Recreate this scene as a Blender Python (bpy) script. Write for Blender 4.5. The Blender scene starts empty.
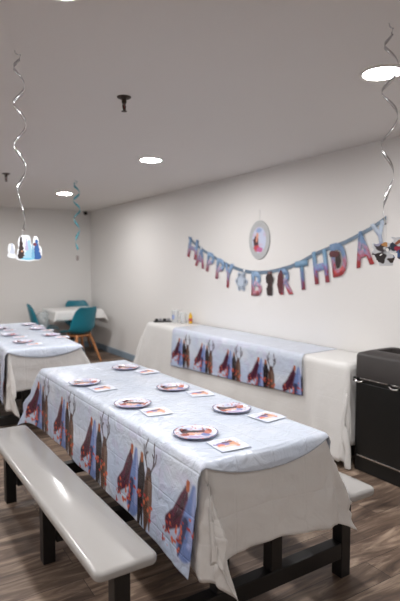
import bpy, bmesh, math, random
import numpy as np
from mathutils import Vector, Matrix

# ------------------------------------------------------------------ camera, world, exposure
scene = bpy.context.scene
COL = scene.collection
H_CAM = 1.45
F_PX, CX, CY = 520.0, 200.0, 300.5
cam_data = bpy.data.cameras.new('camera')
cam = bpy.data.objects.new('camera', cam_data)
COL.objects.link(cam)
cam.location = (0, 0, H_CAM)
cam.rotation_euler = (math.radians(90 - 3.905), 0, math.radians(-32.025))
cam_data.sensor_fit = 'VERTICAL'
cam_data.sensor_height = 36.0
cam_data.lens = F_PX / 601.0 * 36.0
cam_data.clip_start = 0.05
cam_data.dof.use_dof = True
cam_data.dof.focus_distance = 2.15
cam_data.dof.aperture_fstop = 2.6
scene.camera = cam

world = bpy.data.worlds.new('world')
scene.world = world
world.use_nodes = True
world.node_tree.nodes['Background'].inputs[0].default_value = (0.5, 0.5, 0.52, 1)
world.node_tree.nodes['Background'].inputs[1].default_value = 0.3

vs = scene.view_settings
vs.view_transform = 'Standard'
vs.look = 'None'
vs.gamma = 1.0
vs.use_curve_mapping = False
vs.exposure = 0.0

LAMP_STRENGTH = 285.0

# ------------------------------------------------------------------ dimensions
WX = 3.262      # right wall
WY = 8.863      # back wall
LX = -2.3       # left wall (out of view)
FY = -1.9       # wall behind the camera
HC = 2.385      # ceiling
rng = np.random.RandomState(7)
random.seed(7)


def srgb(r, g, b):
    def f(c):
        c = c / 255.0
        return c / 12.92 if c <= 0.04045 else ((c + 0.055) / 1.055) ** 2.4
    return (f(r), f(g), f(b))


# ------------------------------------------------------------------ materials
def new_mat(name):
    m = bpy.data.materials.new(name)
    m.use_nodes = True
    nt = m.node_tree
    return m, nt, nt.nodes['Principled BSDF']


def node(nt, kind, **kw):
    n = nt.nodes.new(kind)
    for k, v in kw.items():
        if k in n.inputs:
            n.inputs[k].default_value = v
        else:
            setattr(n, k, v)
    return n


def simple(name, c, rough=0.5, metal=0.0, var=0.06, nscale=8.0, bump=0.0, bscale=60.0, spec=0.5, coat=0.0, alpha=None, trans=0.0):
    m, nt, b = new_mat(name)
    L = nt.links
    tc = node(nt, 'ShaderNodeTexCoord')
    nz = node(nt, 'ShaderNodeTexNoise')
    nz.inputs['Scale'].default_value = nscale
    nz.inputs['Detail'].default_value = 4
    L.new(tc.outputs['Object'], nz.inputs['Vector'])
    mx = node(nt, 'ShaderNodeMix', data_type='RGBA')
    mx.inputs[6].default_value = (*[max(0, v * (1 - var)) for v in c], 1)
    mx.inputs[7].default_value = (*[min(1, v * (1 + var)) for v in c], 1)
    L.new(nz.outputs['Fac'], mx.inputs[0])
    L.new(mx.outputs[2], b.inputs['Base Color'])
    b.inputs['Roughness'].default_value = rough
    b.inputs['Metallic'].default_value = metal
    b.inputs['Specular IOR Level'].default_value = spec
    b.inputs['Coat Weight'].default_value = coat
    if trans:
        b.inputs['Transmission Weight'].default_value = trans
    if alpha is not None:
        b.inputs['Alpha'].default_value = alpha
    if bump:
        nb = node(nt, 'ShaderNodeTexNoise')
        nb.inputs['Scale'].default_value = bscale
        nb.inputs['Detail'].default_value = 3
        L.new(tc.outputs['Object'], nb.inputs['Vector'])
        bp = node(nt, 'ShaderNodeBump')
        bp.inputs['Strength'].default_value = bump
        bp.inputs['Distance'].default_value = 0.01
        L.new(nb.outputs['Fac'], bp.inputs['Height'])
        L.new(bp.outputs['Normal'], b.inputs['Normal'])
    return m


def emit_mat(name, c, s):
    m, nt, b = new_mat(name)
    b.inputs['Base Color'].default_value = (0.8, 0.8, 0.8, 1)
    b.inputs['Emission Color'].default_value = (*c, 1)
    b.inputs['Emission Strength'].default_value = s
    return m


def attr_mat(name, rough=0.4, bump=0.0, bscale=14.0, crease=0.0, spec=0.5, coat=0.0, trans=0.0):
    """colour comes from the printed pattern (a colour attribute of the surface)"""
    m, nt, b = new_mat(name)
    L = nt.links
    at = node(nt, 'ShaderNodeVertexColor')
    at.layer_name = 'print'
    L.new(at.outputs['Color'], b.inputs['Base Color'])
    b.inputs['Roughness'].default_value = rough
    b.inputs['Specular IOR Level'].default_value = spec
    b.inputs['Coat Weight'].default_value = coat
    plastic_bump(nt, b, bump, bscale, crease)
    return m


def plastic_bump(nt, b, bump, bscale, crease):
    L = nt.links
    if not bump:
        return
    uv = node(nt, 'ShaderNodeUVMap')
    uv.uv_map = 'UVMap'
    n1 = node(nt, 'ShaderNodeTexNoise')
    n1.inputs['Scale'].default_value = bscale
    n1.inputs['Detail'].default_value = 5
    n1.inputs['Distortion'].default_value = 1.2
    L.new(uv.outputs['UV'], n1.inputs['Vector'])
    bp = node(nt, 'ShaderNodeBump')
    bp.inputs['Strength'].default_value = bump
    bp.inputs['Distance'].default_value = 0.02
    L.new(n1.outputs['Fac'], bp.inputs['Height'])
    out = bp
    if crease:
        vo = node(nt, 'ShaderNodeTexVoronoi', feature='DISTANCE_TO_EDGE')
        vo.inputs['Scale'].default_value = 6.0
        nn = node(nt, 'ShaderNodeTexNoise')
        nn.inputs['Scale'].default_value = 5.0
        mixv = node(nt, 'ShaderNodeMix', data_type='VECTOR')
        mixv.inputs[0].default_value = 0.15
        L.new(uv.outputs['UV'], nn.inputs['Vector'])
        L.new(uv.outputs['UV'], mixv.inputs[4])
        L.new(nn.outputs['Color'], mixv.inputs[5])
        L.new(mixv.outputs[1], vo.inputs['Vector'])
        mr = node(nt, 'ShaderNodeMapRange')
        mr.inputs['From Max'].default_value = 0.05
        L.new(vo.outputs['Distance'], mr.inputs['Value'])
        # straight packaging folds, a grid across the sheet
        sep = node(nt, 'ShaderNodeSeparateXYZ')
        L.new(uv.outputs['UV'], sep.inputs[0])
        tot = None
        for ax, per in ((0, 0.171), (1, 0.229)):
            pp = node(nt, 'ShaderNodeMath', operation='PINGPONG')
            pp.inputs[1].default_value = per / 2
            L.new(sep.outputs[ax], pp.inputs[0])
            m2 = node(nt, 'ShaderNodeMapRange')
            m2.inputs['From Max'].default_value = 0.006
            L.new(pp.outputs[0], m2.inputs['Value'])
            if tot is None:
                tot = m2.outputs[0]
            else:
                mu = node(nt, 'ShaderNodeMath', operation='MULTIPLY')
                L.new(tot, mu.inputs[0])
                L.new(m2.outputs[0], mu.inputs[1])
                tot = mu.outputs[0]
        add = node(nt, 'ShaderNodeMath', operation='ADD')
        sc = node(nt, 'ShaderNodeMath', operation='MULTIPLY')
        sc.inputs[1].default_value = 0.5
        L.new(mr.outputs[0], sc.inputs[0])
        L.new(sc.outputs[0], add.inputs[0])
        L.new(tot, add.inputs[1])
        b2 = node(nt, 'ShaderNodeBump')
        b2.inputs['Strength'].default_value = crease
        b2.inputs['Distance'].default_value = 0.003
        L.new(add.outputs[0], b2.inputs['Height'])
        L.new(bp.outputs['Normal'], b2.inputs['Normal'])
        out = b2
    L.new(out.outputs['Normal'], b.inputs['Normal'])


def floor_mat():
    m, nt, b = new_mat('vinyl_planks')
    L = nt.links
    tc = node(nt, 'ShaderNodeTexCoord')
    br = node(nt, 'ShaderNodeTexBrick')
    br.inputs['Color1'].default_value = (0, 0, 0, 1)
    br.inputs['Color2'].default_value = (1, 1, 1, 1)
    br.inputs['Mortar'].default_value = (0.5, 0.5, 0.5, 1)
    br.inputs['Scale'].default_value = 1.0
    br.inputs['Mortar Size'].default_value = 0.0015
    br.inputs['Brick Width'].default_value = 1.22
    br.inputs['Row Height'].default_value = 0.15
    br.offset = 0.37
    L.new(tc.outputs['Object'], br.inputs['Vector'])
    # stretched grain
    mp = node(nt, 'ShaderNodeMapping')
    mp.inputs['Scale'].default_value = (2.2, 13.0, 1.0)
    L.new(tc.outputs['Object'], mp.inputs['Vector'])
    off = node(nt, 'ShaderNodeVectorMath', operation='SCALE')
    off.inputs['Scale'].default_value = 17.0
    L.new(br.outputs['Color'], off.inputs[0])
    ad = node(nt, 'ShaderNodeVectorMath', operation='ADD')
    L.new(mp.outputs[0], ad.inputs[0])
    L.new(off.outputs[0], ad.inputs[1])
    g = node(nt, 'ShaderNodeTexNoise')
    g.inputs['Scale'].default_value = 1.0
    g.inputs['Detail'].default_value = 7
    g.inputs['Roughness'].default_value = 0.6
    g.inputs['Distortion'].default_value = 1.3
    L.new(ad.outputs[0], g.inputs['Vector'])
    cr = node(nt, 'ShaderNodeValToRGB')
    e = cr.color_ramp.elements
    e[0].position = 0.30
    e[0].color = (*srgb(68, 54, 46), 1)
    e[1].position = 0.72
    e[1].color = (*srgb(186, 165, 145), 1)
    x = cr.color_ramp.elements.new(0.5)
    x.color = (*srgb(118, 98, 84), 1)
    L.new(g.outputs['Fac'], cr.inputs[0])
    # each plank a little lighter or darker
    hs = node(nt, 'ShaderNodeMix', data_type='RGBA', blend_type='MULTIPLY')
    rp = node(nt, 'ShaderNodeMapRange')
    rp.inputs['To Min'].default_value = 0.72
    rp.inputs['To Max'].default_value = 1.1
    L.new(br.outputs['Color'], rp.inputs['Value'])
    hs.inputs[0].default_value = 1.0
    L.new(cr.outputs[0], hs.inputs[6])
    L.new(rp.outputs[0], hs.inputs[7])
    seam = node(nt, 'ShaderNodeMix', data_type='RGBA')
    L.new(br.outputs['Fac'], seam.inputs[0])
    L.new(hs.outputs[2], seam.inputs[6])
    seam.inputs[7].default_value = (*srgb(50, 42, 38), 1)
    L.new(seam.outputs[2], b.inputs['Base Color'])
    b.inputs['Roughness'].default_value = 0.48
    bp = node(nt, 'ShaderNodeBump')
    bp.inputs['Strength'].default_value = 0.15
    bp.inputs['Distance'].default_value = 0.004
    L.new(g.outputs['Fac'], bp.inputs['Height'])
    L.new(bp.outputs['Normal'], b.inputs['Normal'])
    return m


def plastic_cloth(name, c, rough=0.45, bump=0.25, bscale=9.0, crease=0.6, translucent=0.0):
    m, nt, b = new_mat(name)
    L = nt.links
    b.inputs['Base Color'].default_value = (*c, 1)
    b.inputs['Roughness'].default_value = rough
    plastic_bump(nt, b, bump, bscale, crease)
    if translucent:
        tr = node(nt, 'ShaderNodeBsdfTranslucent')
        tr.inputs[0].default_value = (*c, 1)
        mx = node(nt, 'ShaderNodeMixShader')
        mx.inputs[0].default_value = translucent
        outn = nt.nodes['Material Output']
        L.new(b.outputs[0], mx.inputs[1])
        L.new(tr.outputs[0], mx.inputs[2])
        L.new(mx.outputs[0], outn.inputs[0])
    return m


M_WALL = simple('wall_paint', srgb(229, 227, 225), 0.6, var=0.012, nscale=1.5, bump=0.08, bscale=35)
M_CEIL = simple('ceiling_paint', srgb(222, 218, 215), 0.75, var=0.012, nscale=1.2, bump=0.05, bscale=60)
M_FLOOR = floor_mat()
M_BASE = simple('baseboard_vinyl', srgb(138, 156, 172), 0.45, var=0.03)
M_BLACK = simple('black_powder_coat', srgb(11, 11, 12), 0.45, var=0.1, bump=0.05, bscale=200)
M_BENCH = simple('bench_laminate', srgb(163, 161, 159), 0.15, var=0.01, nscale=2)
M_TOP = simple('tabletop_laminate', srgb(200, 196, 190), 0.35, var=0.02)
M_WHITECLOTH = plastic_cloth('white_plastic_cloth', srgb(230, 228, 226), 0.36, 0.35, 6.0, 0.28, 0.12)
M_SIDECLOTH = plastic_cloth('white_cloth_wall_table', srgb(230, 229, 227), 0.45, 0.25, 4.0, 0.15, 0.05)
M_PRINT = attr_mat('printed_plastic_cloth', 0.23, 0.42, 14.0, 0.5)
M_PLATE = attr_mat('printed_paper_plate', 0.25)
M_NAPKIN = attr_mat('printed_napkin', 0.6)
M_CARD = attr_mat('printed_card', 0.45)
M_CARDEDGE = simple('card_white', srgb(232, 232, 232), 0.5, var=0.01)
M_SILVER = simple('silver_foil', srgb(205, 205, 208), 0.22, metal=1.0, var=0.05, nscale=30)
M_TEALFOIL = simple('teal_foil', srgb(95, 165, 180), 0.35, metal=0.6, var=0.1, nscale=30)
M_THREAD = simple('clear_thread', srgb(215, 215, 215), 0.4, var=0.01)
M_TEAL = simple('teal_shell', srgb(22, 122, 142), 0.38, var=0.05)
M_WOOD = simple('beech_leg', srgb(190, 128, 82), 0.5, var=0.2, nscale=12)
M_BIN = simple('bin_plastic', srgb(54, 50, 49), 0.5, var=0.06, bump=0.08, bscale=150)
M_BINPANEL = simple('bin_panel', srgb(13, 14, 14), 0.42, var=0.06, bump=0.08, bscale=120)
M_BINDARK = simple('bin_inside', srgb(10, 10, 10), 0.7)
M_CHROME = simple('chrome', srgb(205, 203, 200), 0.25, metal=1.0, var=0.03)
M_BRONZE = simple('dark_bronze', srgb(70, 60, 52), 0.4, metal=0.8, var=0.2, nscale=80)
M_WHITEMETAL = simple('white_trim', srgb(225, 222, 218), 0.5, var=0.01)
M_CLEAR = simple('clear_plastic', srgb(225, 228, 230), 0.12, var=0.01, alpha=0.38)
M_BAG = simple('clear_bag', srgb(190, 196, 198), 0.15, var=0.01, alpha=0.55, bump=0.6, bscale=25)
M_YELLOW = simple('yellow_plastic', srgb(225, 180, 45), 0.4, var=0.05)
M_REDLABEL = simple('red_label', srgb(190, 70, 60), 0.5, var=0.05)
M_BLUELABEL = simple('blue_label', srgb(110, 130, 190), 0.5, var=0.05)
M_DARKITEM = simple('dark_plastic', srgb(38, 38, 42), 0.35, var=0.1)
M_GREYITEM = simple('grey_plastic', srgb(150, 150, 155), 0.4, var=0.1)
M_RIBBON = simple('banner_ribbon', srgb(105, 125, 145), 0.4, var=0.35, nscale=16)
M_LAMP = emit_mat('lit_diffuser', (1.0, 0.982, 0.972), LAMP_STRENGTH)
M_CAMDOME = simple('dome_dark', srgb(20, 20, 20), 0.2)


# ------------------------------------------------------------------ building helpers
def add_mesh(name, bm, mat, parent=None, loc=(0, 0, 0), rot=(0, 0, 0), smooth=False, angle=None):
    me = bpy.data.meshes.new(name)
    bmesh.ops.recalc_face_normals(bm, faces=bm.faces[:])
    bm.to_mesh(me)
    bm.free()
    for p in me.polygons:
        p.use_smooth = smooth
    if smooth and angle:
        me.set_sharp_from_angle(angle=math.radians(angle))
    mats = mat if isinstance(mat, (list, tuple)) else [mat]
    for m in mats:
        me.materials.append(m)
    o = bpy.data.objects.new(name, me)
    COL.objects.link(o)
    o.location = loc
    o.rotation_euler = rot
    if parent:
        o.parent = parent
    return o


def tag(o, label=None, cat=None, group=None, kind=None):
    if label:
        o['label'] = label
    if cat:
        o['category'] = cat
    if group:
        o['group'] = group
    if kind:
        o['kind'] = kind
    return o


def empty(name, loc, rz=0.0, label=None, cat=None, group=None, rot=None):
    o = bpy.data.objects.new(name, None)
    o.empty_display_size = 0.1
    COL.objects.link(o)
    o.location = loc
    o.rotation_euler = rot if rot else (0, 0, rz)
    return tag(o, label, cat, group)


def box(bm, x0, x1, y0, y1, z0, z1, bevel=0.0, seg=2):
    r = bmesh.ops.create_cube(bm, size=1.0)
    vs_ = r['verts']
    for v in vs_:
        v.co = Vector(((x0 + x1) / 2 + v.co.x * (x1 - x0), (y0 + y1) / 2 + v.co.y * (y1 - y0), (z0 + z1) / 2 + v.co.z * (z1 - z0)))
    if bevel:
        es = list({e for v in vs_ for e in v.link_edges})
        bmesh.ops.bevel(bm, geom=es, offset=bevel, segments=seg, profile=0.5, affect='EDGES')
    return bm


def box_bm(*a, **k):
    bm = bmesh.new()
    return box(bm, *a, **k)


def tube(bm, pts, radii, n=8, cap=True):
    pts = [Vector(p) for p in pts]
    if not isinstance(radii, (list, tuple)):
        radii = [radii] * len(pts)
    rings = []
    up = Vector((0, 0, 1))
    for i, p in enumerate(pts):
        t = (pts[min(i + 1, len(pts) - 1)] - pts[max(i - 1, 0)]).normalized()
        a = t.cross(up)
        if a.length < 1e-4:
            a = t.cross(Vector((1, 0, 0)))
        a.normalize()
        b = t.cross(a).normalized()
        rings.append([bm.verts.new(p + (a * math.cos(k * 2 * math.pi / n) + b * math.sin(k * 2 * math.pi / n)) * radii[i]) for k in range(n)])
    for r0, r1 in zip(rings, rings[1:]):
        for k in range(n):
            bm.faces.new((r0[k], r0[(k + 1) % n], r1[(k + 1) % n], r1[k]))
    if cap:
        bm.faces.new(rings[0][::-1])
        bm.faces.new(rings[-1])
    return bm


def lathe(bm, prof, n=32, center=(0, 0, 0), cap0=False, cap1=False):
    rings = []
    for r, z in prof:
        rings.append([bm.verts.new((center[0] + r * math.cos(k * 2 * math.pi / n), center[1] + r * math.sin(k * 2 * math.pi / n), center[2] + z)) for k in range(n)])
    for r0, r1 in zip(rings, rings[1:]):
        for k in range(n):
            bm.faces.new((r0[k], r0[(k + 1) % n], r1[(k + 1) % n], r1[k]))
    if cap0:
        bm.faces.new(rings[0][::-1])
    if cap1:
        bm.faces.new(rings[-1])
    return bm


def vnoise(x, y, seed=0):
    """smooth value noise in numpy, range -1..1"""
    x = np.asarray(x, float)
    y = np.asarray(y, float)
    r = np.random.RandomState(seed).rand(256, 256) * 2 - 1
    xi = np.floor(x).astype(int)
    yi = np.floor(y).astype(int)
    fx = x - xi
    fy = y - yi
    fx = fx * fx * (3 - 2 * fx)
    fy = fy * fy * (3 - 2 * fy)
    a = r[xi % 256, yi % 256]
    b = r[(xi + 1) % 256, yi % 256]
    c = r[xi % 256, (yi + 1) % 256]
    d = r[(xi + 1) % 256, (yi + 1) % 256]
    return (a * (1 - fx) + b * fx) * (1 - fy) + (c * (1 - fx) + d * fx) * fy


def blend(col, mask, c):
    mask = np.clip(mask, 0, 1)[..., None]
    return col * (1 - mask) + np.array(c) * mask


def seg_dist(t, d, p, q):
    px, py = p
    qx, qy = q
    dx, dy = qx - px, qy - py
    L2 = dx * dx + dy * dy + 1e-12
    h = np.clip(((t - px) * dx + (d - py) * dy) / L2, 0, 1)
    return np.hypot(t - px - h * dx, d - py - h * dy), h


def stroke(col, t, d, pts, ws, c, soft=0.004):
    best = None
    for i in range(len(pts) - 1):
        ds, h = seg_dist(t, d, pts[i], pts[i + 1])
        w = ws[i] * (1 - h) + ws[i + 1] * h
        v = w - ds
        best = v if best is None else np.maximum(best, v)
    return blend(col, best / soft + 0.5, c)


C_PALE = srgb(198, 207, 222)
C_ICE = srgb(176, 193, 222)
C_LAV = srgb(190, 182, 214)


def woodland(t, d, period):
    """a plain winter woodland border: leaning plum shrub, slim blue fir, dark trunks with bare twigs, orange leaves"""
    tt = np.mod(t, period)
    cell = np.floor(t / period)
    n = vnoise(t * 9, d * 9, 3)
    n2 = vnoise(t * 23 + 5, d * 23, 4)
    col = np.ones(t.shape + (3,)) * np.array(C_PALE)
    col = blend(col, np.clip((d - 0.05) / 0.3, 0, 1) * 0.62 + n * 0.25, C_ICE)
    col = blend(col, np.clip(n2 * 0.6, 0, 0.35), C_LAV)
    col = blend(col, np.clip(vnoise(t * 6 + 30, d * 7, 9) - 0.25, 0, 1) * 0.9, srgb(230, 233, 238))
    plum, plum2 = srgb(84, 36, 56), srgb(58, 24, 44)
    blue, blue2 = srgb(110, 132, 186), srgb(148, 160, 206)
    dark, brown = srgb(34, 27, 32), srgb(86, 60, 50)
    org, red = srgb(204, 102, 74), srgb(166, 62, 62)
    fade = 1.0
    # leaning plum shrub
    col = stroke(col, tt, d, [(0.150, 0.16), (0.142, 0.21), (0.105, 0.30), (0.045, 0.345), (0.030, 0.39)], [0.012, 0.032, 0.044, 0.034, 0.010], plum, 0.006)
    col = stroke(col, tt, d, [(0.148, 0.19), (0.125, 0.26), (0.085, 0.32)], [0.006, 0.014, 0.008], plum2, 0.006)
    col = stroke(col, tt, d, [(0.158, 0.135), (0.160, 0.160)], [0.013, 0.012], srgb(172, 96, 66))
    # slim blue fir
    col = stroke(col, tt, d, [(0.198, 0.14), (0.196, 0.24), (0.178, 0.40)], [0.012, 0.038, 0.060], blue, 0.012)
    col = stroke(col, tt, d, [(0.205, 0.15), (0.214, 0.28), (0.212, 0.38)], [0.006, 0.014, 0.018], blue2, 0.012)
    col = stroke(col, tt, d, [(0.165, 0.30), (0.148, 0.40), (0.140, 0.45)], [0.022, 0.014, 0.006], srgb(60, 62, 96), 0.008)
    # dark trunk
    col = stroke(col, tt, d, [(0.256, 0.17), (0.258, 0.23), (0.255, 0.31), (0.246, 0.46)], [0.018, 0.036, 0.032, 0.014], dark, 0.006)
    col = stroke(col, tt, d, [(0.256, 0.145), (0.257, 0.165)], [0.014, 0.013], srgb(156, 96, 66))
    col = stroke(col, tt, d, [(0.272, 0.34), (0.278, 0.46)], [0.013, 0.007], dark)
    # brown trunk with bare twigs
    col = stroke(col, tt, d, [(0.326, 0.20), (0.326, 0.26), (0.322, 0.36), (0.314, 0.47)], [0.020, 0.036, 0.040, 0.010], brown, 0.007)
    col = stroke(col, tt, d, [(0.335, 0.24), (0.345, 0.32), (0.350, 0.46)], [0.014, 0.020, 0.006], srgb(112, 90, 80), 0.008)
    tw = srgb(66, 48, 54)
    for pts in ([(0.320, 0.21), (0.296, 0.16), (0.288, 0.10), (0.300, 0.06)], [(0.296, 0.16), (0.276, 0.13), (0.272, 0.095)],
                [(0.334, 0.21), (0.360, 0.17), (0.368, 0.11), (0.356, 0.065)], [(0.360, 0.17), (0.382, 0.14), (0.384, 0.105)],
                [(0.291, 0.13), (0.308, 0.115)], [(0.366, 0.13), (0.350, 0.115)]):
        col = stroke(col, tt, d, pts, [0.0045] * len(pts), tw, 0.004)
    # leaves, their scatter differs in each repeat of eight
    r = np.random.RandomState(11)
    for k in range(60):
        a = r.rand()
        lt = 0.02 + 0.36 * r.rand()
        ld = 0.345 + 0.03 * math.sin(lt * 20) + (r.rand() - 0.5) * 0.10 if k < 38 else 0.34 + 0.12 * r.rand()
        if k >= 38:
            lt = -0.01 + 0.16 * r.rand()
        rad = 0.0035 + 0.0075 * r.rand()
        e = np.hypot((tt - lt) * (0.8 + 0.5 * a), (d - ld) * (1.3 - 0.5 * a))
        col = blend(col, (rad - e) / 0.003 + 0.5, org if a > 0.35 else red)
    col = blend(col, (d < 0.012) * 0.0, C_PALE)
    return col


# ------------------------------------------------------------------ draped sheets
def axis_samples(a, b, edges, fine, coarse, inner):
    """grid lines from a to b, fine outside `inner` (the hanging parts) and coarse on the flat top"""
    lo, hi = inner
    out = []
    if a < lo:
        out += list(np.linspace(a, lo, max(2, int((lo - a) / fine) + 1))[:-1])
    out += list(np.linspace(max(a, lo), min(b, hi), max(2, int((min(b, hi) - max(a, lo)) / coarse) + 1)))
    if b > hi:
        out += list(np.linspace(hi, b, max(2, int((b - hi) / fine) + 1))[1:])
    return np.array(out)


def drape(name, mat, x0, x1, y0, y1, zt, over, flare, amp, fold, step, paint=None, parent=None, loc=(0, 0, 0), rz=0.0,
          seed=1, rr=0.018, skew=None, lean=None, zmin=0.012, coarse=None, hemvar=0.03, folds=None, push=0.0, crumple=0.0):
    oL, oR, oN, oF = over          # overhang past the left (-x), right (+x), near (-y) and far (+y) edges
    fine, crs = step, (coarse or step)
    U = axis_samples(x0 - oL, x1 + oR, None, fine, crs, (x0, x1))
    V = axis_samples(y0 - oN, y1 + oF, None, fine, fine if paint else crs, (y0, y1))
    u, v = np.meshgrid(U, V, indexing='ij')
    if skew is not None:
        us, vs2 = skew(u, v)
    else:
        us, vs2 = u, v
    ax = np.maximum(np.maximum(x0 - us, us - x1), 0)
    sx = np.where(us < (x0 + x1) / 2, -1.0, 1.0)
    by = np.maximum(np.maximum(y0 - vs2, vs2 - y1), 0)
    sy = np.where(vs2 < (y0 + y1) / 2, -1.0, 1.0)
    r = np.hypot(ax, by)
    phi = np.arctan2(by, ax + 1e-9)
    fx = np.where(sx < 0, flare[0], flare[1])
    fy = np.where(sy < 0, flare[2], flare[3])
    w = np.clip(phi / (math.pi / 2), 0, 1)
    fl = fx * (1 - w) + fy * w
    arc = rr * math.pi / 2
    th = np.clip(r / rr, 0, math.pi / 2)
    ex = np.maximum(r - arc, 0)
    hor = rr * np.sin(th) + ex * fl
    drop = rr * (1 - np.cos(th)) + ex * np.sqrt(np.maximum(1 - fl * fl, 0))
    along = np.where(by > ax, us, vs2)
    # soft vertical folds that grow towards the hem
    wob = (vnoise(along * 5.5 + seed * 3.1, drop * 1.5 + seed, seed) * 0.6 + vnoise(along * 13 + seed, drop * 3 + 7, seed + 1) * 0.3
           + vnoise(along * 31, drop * 9, seed + 2) * 0.10)
    ramp = np.clip(drop / 0.35, 0, 1.3)
    hor = hor + amp * (wob + 0.35) * ramp + push * np.clip(drop / 0.05, 0, 1)
    if crumple:
        q = drop * 1.0
        rid = (1 - np.abs(vnoise(along * 7 + q * 5, q * 8 - along * 3, seed + 9)) * 2) * 0.6 + (1 - np.abs(vnoise(along * 17 - q * 9, q * 15 + along * 6, seed + 10)) * 2) * 0.4
        hor = hor + crumple * rid * np.clip(drop / 0.08, 0, 1)
    drop = drop * (1 + hemvar * vnoise(along * 4.0 + 11, along * 0, seed + 5))
    drop = drop * (1 - 0.10 * np.where((ax > 0) & (by > 0), np.sin(2 * phi), 0))
    X = np.clip(us, x0, x1)
    Y = np.clip(vs2, y0, y1)
    X = X + sx * np.cos(phi) * hor * (r > 0)
    Y = Y + sy * np.sin(phi) * hor * (r > 0)
    both = (ax > 0) & (by > 0)
    s2 = np.where(both, np.sin(2 * phi), 0)
    lw = lean or {}
    for key, (qx, qy) in {'LN': (-1, -1), 'RN': (1, -1), 'LF': (-1, 1), 'RF': (1, 1)}.items():
        lx, ly, amt = lw.get(key, (0.5, 0.5, fold))
        sel = both & (sx == qx) & (sy == qy)
        p = amt * np.power(np.clip(s2, 0, 1), 0.85) * np.maximum(r - rr, 0)
        X = np.where(sel, X + qx * lx * p, X)
        Y = np.where(sel, Y + qy * ly * p, Y)
        cr = vnoise(phi * 5 + 3, r * 7, seed + 8) * 0.02 * np.clip(r / 0.3, 0, 1) * s2
        X = np.where(sel, X + cr, X)
        Y = np.where(sel, Y - cr, Y)
    Zp = zt - drop
    # slight waves of the sheet lying on the top
    flat = np.clip(1 - r / 0.02, 0, 1)
    Zp = Zp + flat * 0.0012 * (vnoise(us * 9, vs2 * 9, seed + 3) + 1) + (1 - flat) * 0
    if folds is not None:
        X, Y, Zp = folds(us, vs2, X, Y, Zp, drop, sx, sy, ax, by)
    Zp = np.maximum(Zp, zmin)
    nu, nv = u.shape
    verts = np.stack([X, Y, Zp], -1).reshape(-1, 3)
    idx = np.arange(nu * nv).reshape(nu, nv)
    faces = np.stack([idx[:-1, :-1], idx[1:, :-1], idx[1:, 1:], idx[:-1, 1:]], -1).reshape(-1, 4)
    me = bpy.data.meshes.new(name)
    me.from_pydata(verts.tolist(), [], faces.tolist())
    me.polygons.foreach_set('use_smooth', np.ones(len(faces), bool))
    uvl = me.uv_layers.new(name='UVMap')
    flatf = faces.reshape(-1)
    uvs = np.stack([u.reshape(-1)[flatf], v.reshape(-1)[flatf]], -1)
    uvl.data.foreach_set('uv', uvs.reshape(-1))
    if paint is not None:
        col = paint(u, v, ax, by, sx, sy)
        ca = me.color_attributes.new(name='print', type='FLOAT_COLOR', domain='POINT')
        rgba = np.concatenate([np.clip(col, 0, 1), np.ones(col.shape[:2] + (1,))], -1).reshape(-1)
        ca.data.foreach_set('color', rgba)
    me.materials.append(mat)
    me.update()
    o = bpy.data.objects.new(name, me)
    COL.objects.link(o)
    o.location = loc
    o.rotation_euler = (0, 0, rz)
    if parent:
        o.parent = parent
    sol = o.modifiers.new('thickness', 'SOLIDIFY')
    sol.thickness = 0.0012
    sol.offset = -1 if False else 1
    return o


def grid_card(name, mat, f_pos, f_col, nu, nv, inside=None, thick=0.0015, parent=None, loc=(0, 0, 0), rot=(0, 0, 0)):
    """a printed flat piece: grid over 0..1 x 0..1, optional outline mask, a real thickness"""
    uu, vv = np.meshgrid(np.linspace(0, 1, nu), np.linspace(0, 1, nv), indexing='ij')
    P = f_pos(uu, vv)
    col = f_col(uu, vv)
    idx = np.arange(nu * nv).reshape(nu, nv)
    faces = np.stack([idx[:-1, :-1], idx[1:, :-1], idx[1:, 1:], idx[:-1, 1:]], -1).reshape(-1, 4)
    if inside is not None:
        cu = (uu[:-1, :-1] + uu[1:, 1:]) / 2
        cv = (vv[:-1, :-1] + vv[1:, 1:]) / 2
        faces = faces[inside(cu, cv).reshape(-1)]
    used = np.unique(faces)
    remap = -np.ones(nu * nv, int)
    remap[used] = np.arange(len(used))
    me = bpy.data.meshes.new(name)
    me.from_pydata(P.reshape(-1, 3)[used].tolist(), [], remap[faces].tolist())
    ca = me.color_attributes.new(name='print', type='FLOAT_COLOR', domain='POINT')
    rgba = np.concatenate([np.clip(col, 0, 1), np.ones(col.shape[:2] + (1,))], -1).reshape(-1, 4)[used]
    ca.data.foreach_set('color', rgba.reshape(-1))
    me.polygons.foreach_set('use_smooth', np.ones(len(me.polygons), bool))
    me.materials.append(mat)
    me.update()
    o = bpy.data.objects.new(name, me)
    COL.objects.link(o)
    o.location = loc
    o.rotation_euler = rot
    if parent:
        o.parent = parent
    if thick:
        s = o.modifiers.new('thickness', 'SOLIDIFY')
        s.thickness = thick
        s.offset = 0
    return o


# ------------------------------------------------------------------ the room
def struct(name, bm, mat):
    return tag(add_mesh(name, bm, mat), kind='structure')


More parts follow.
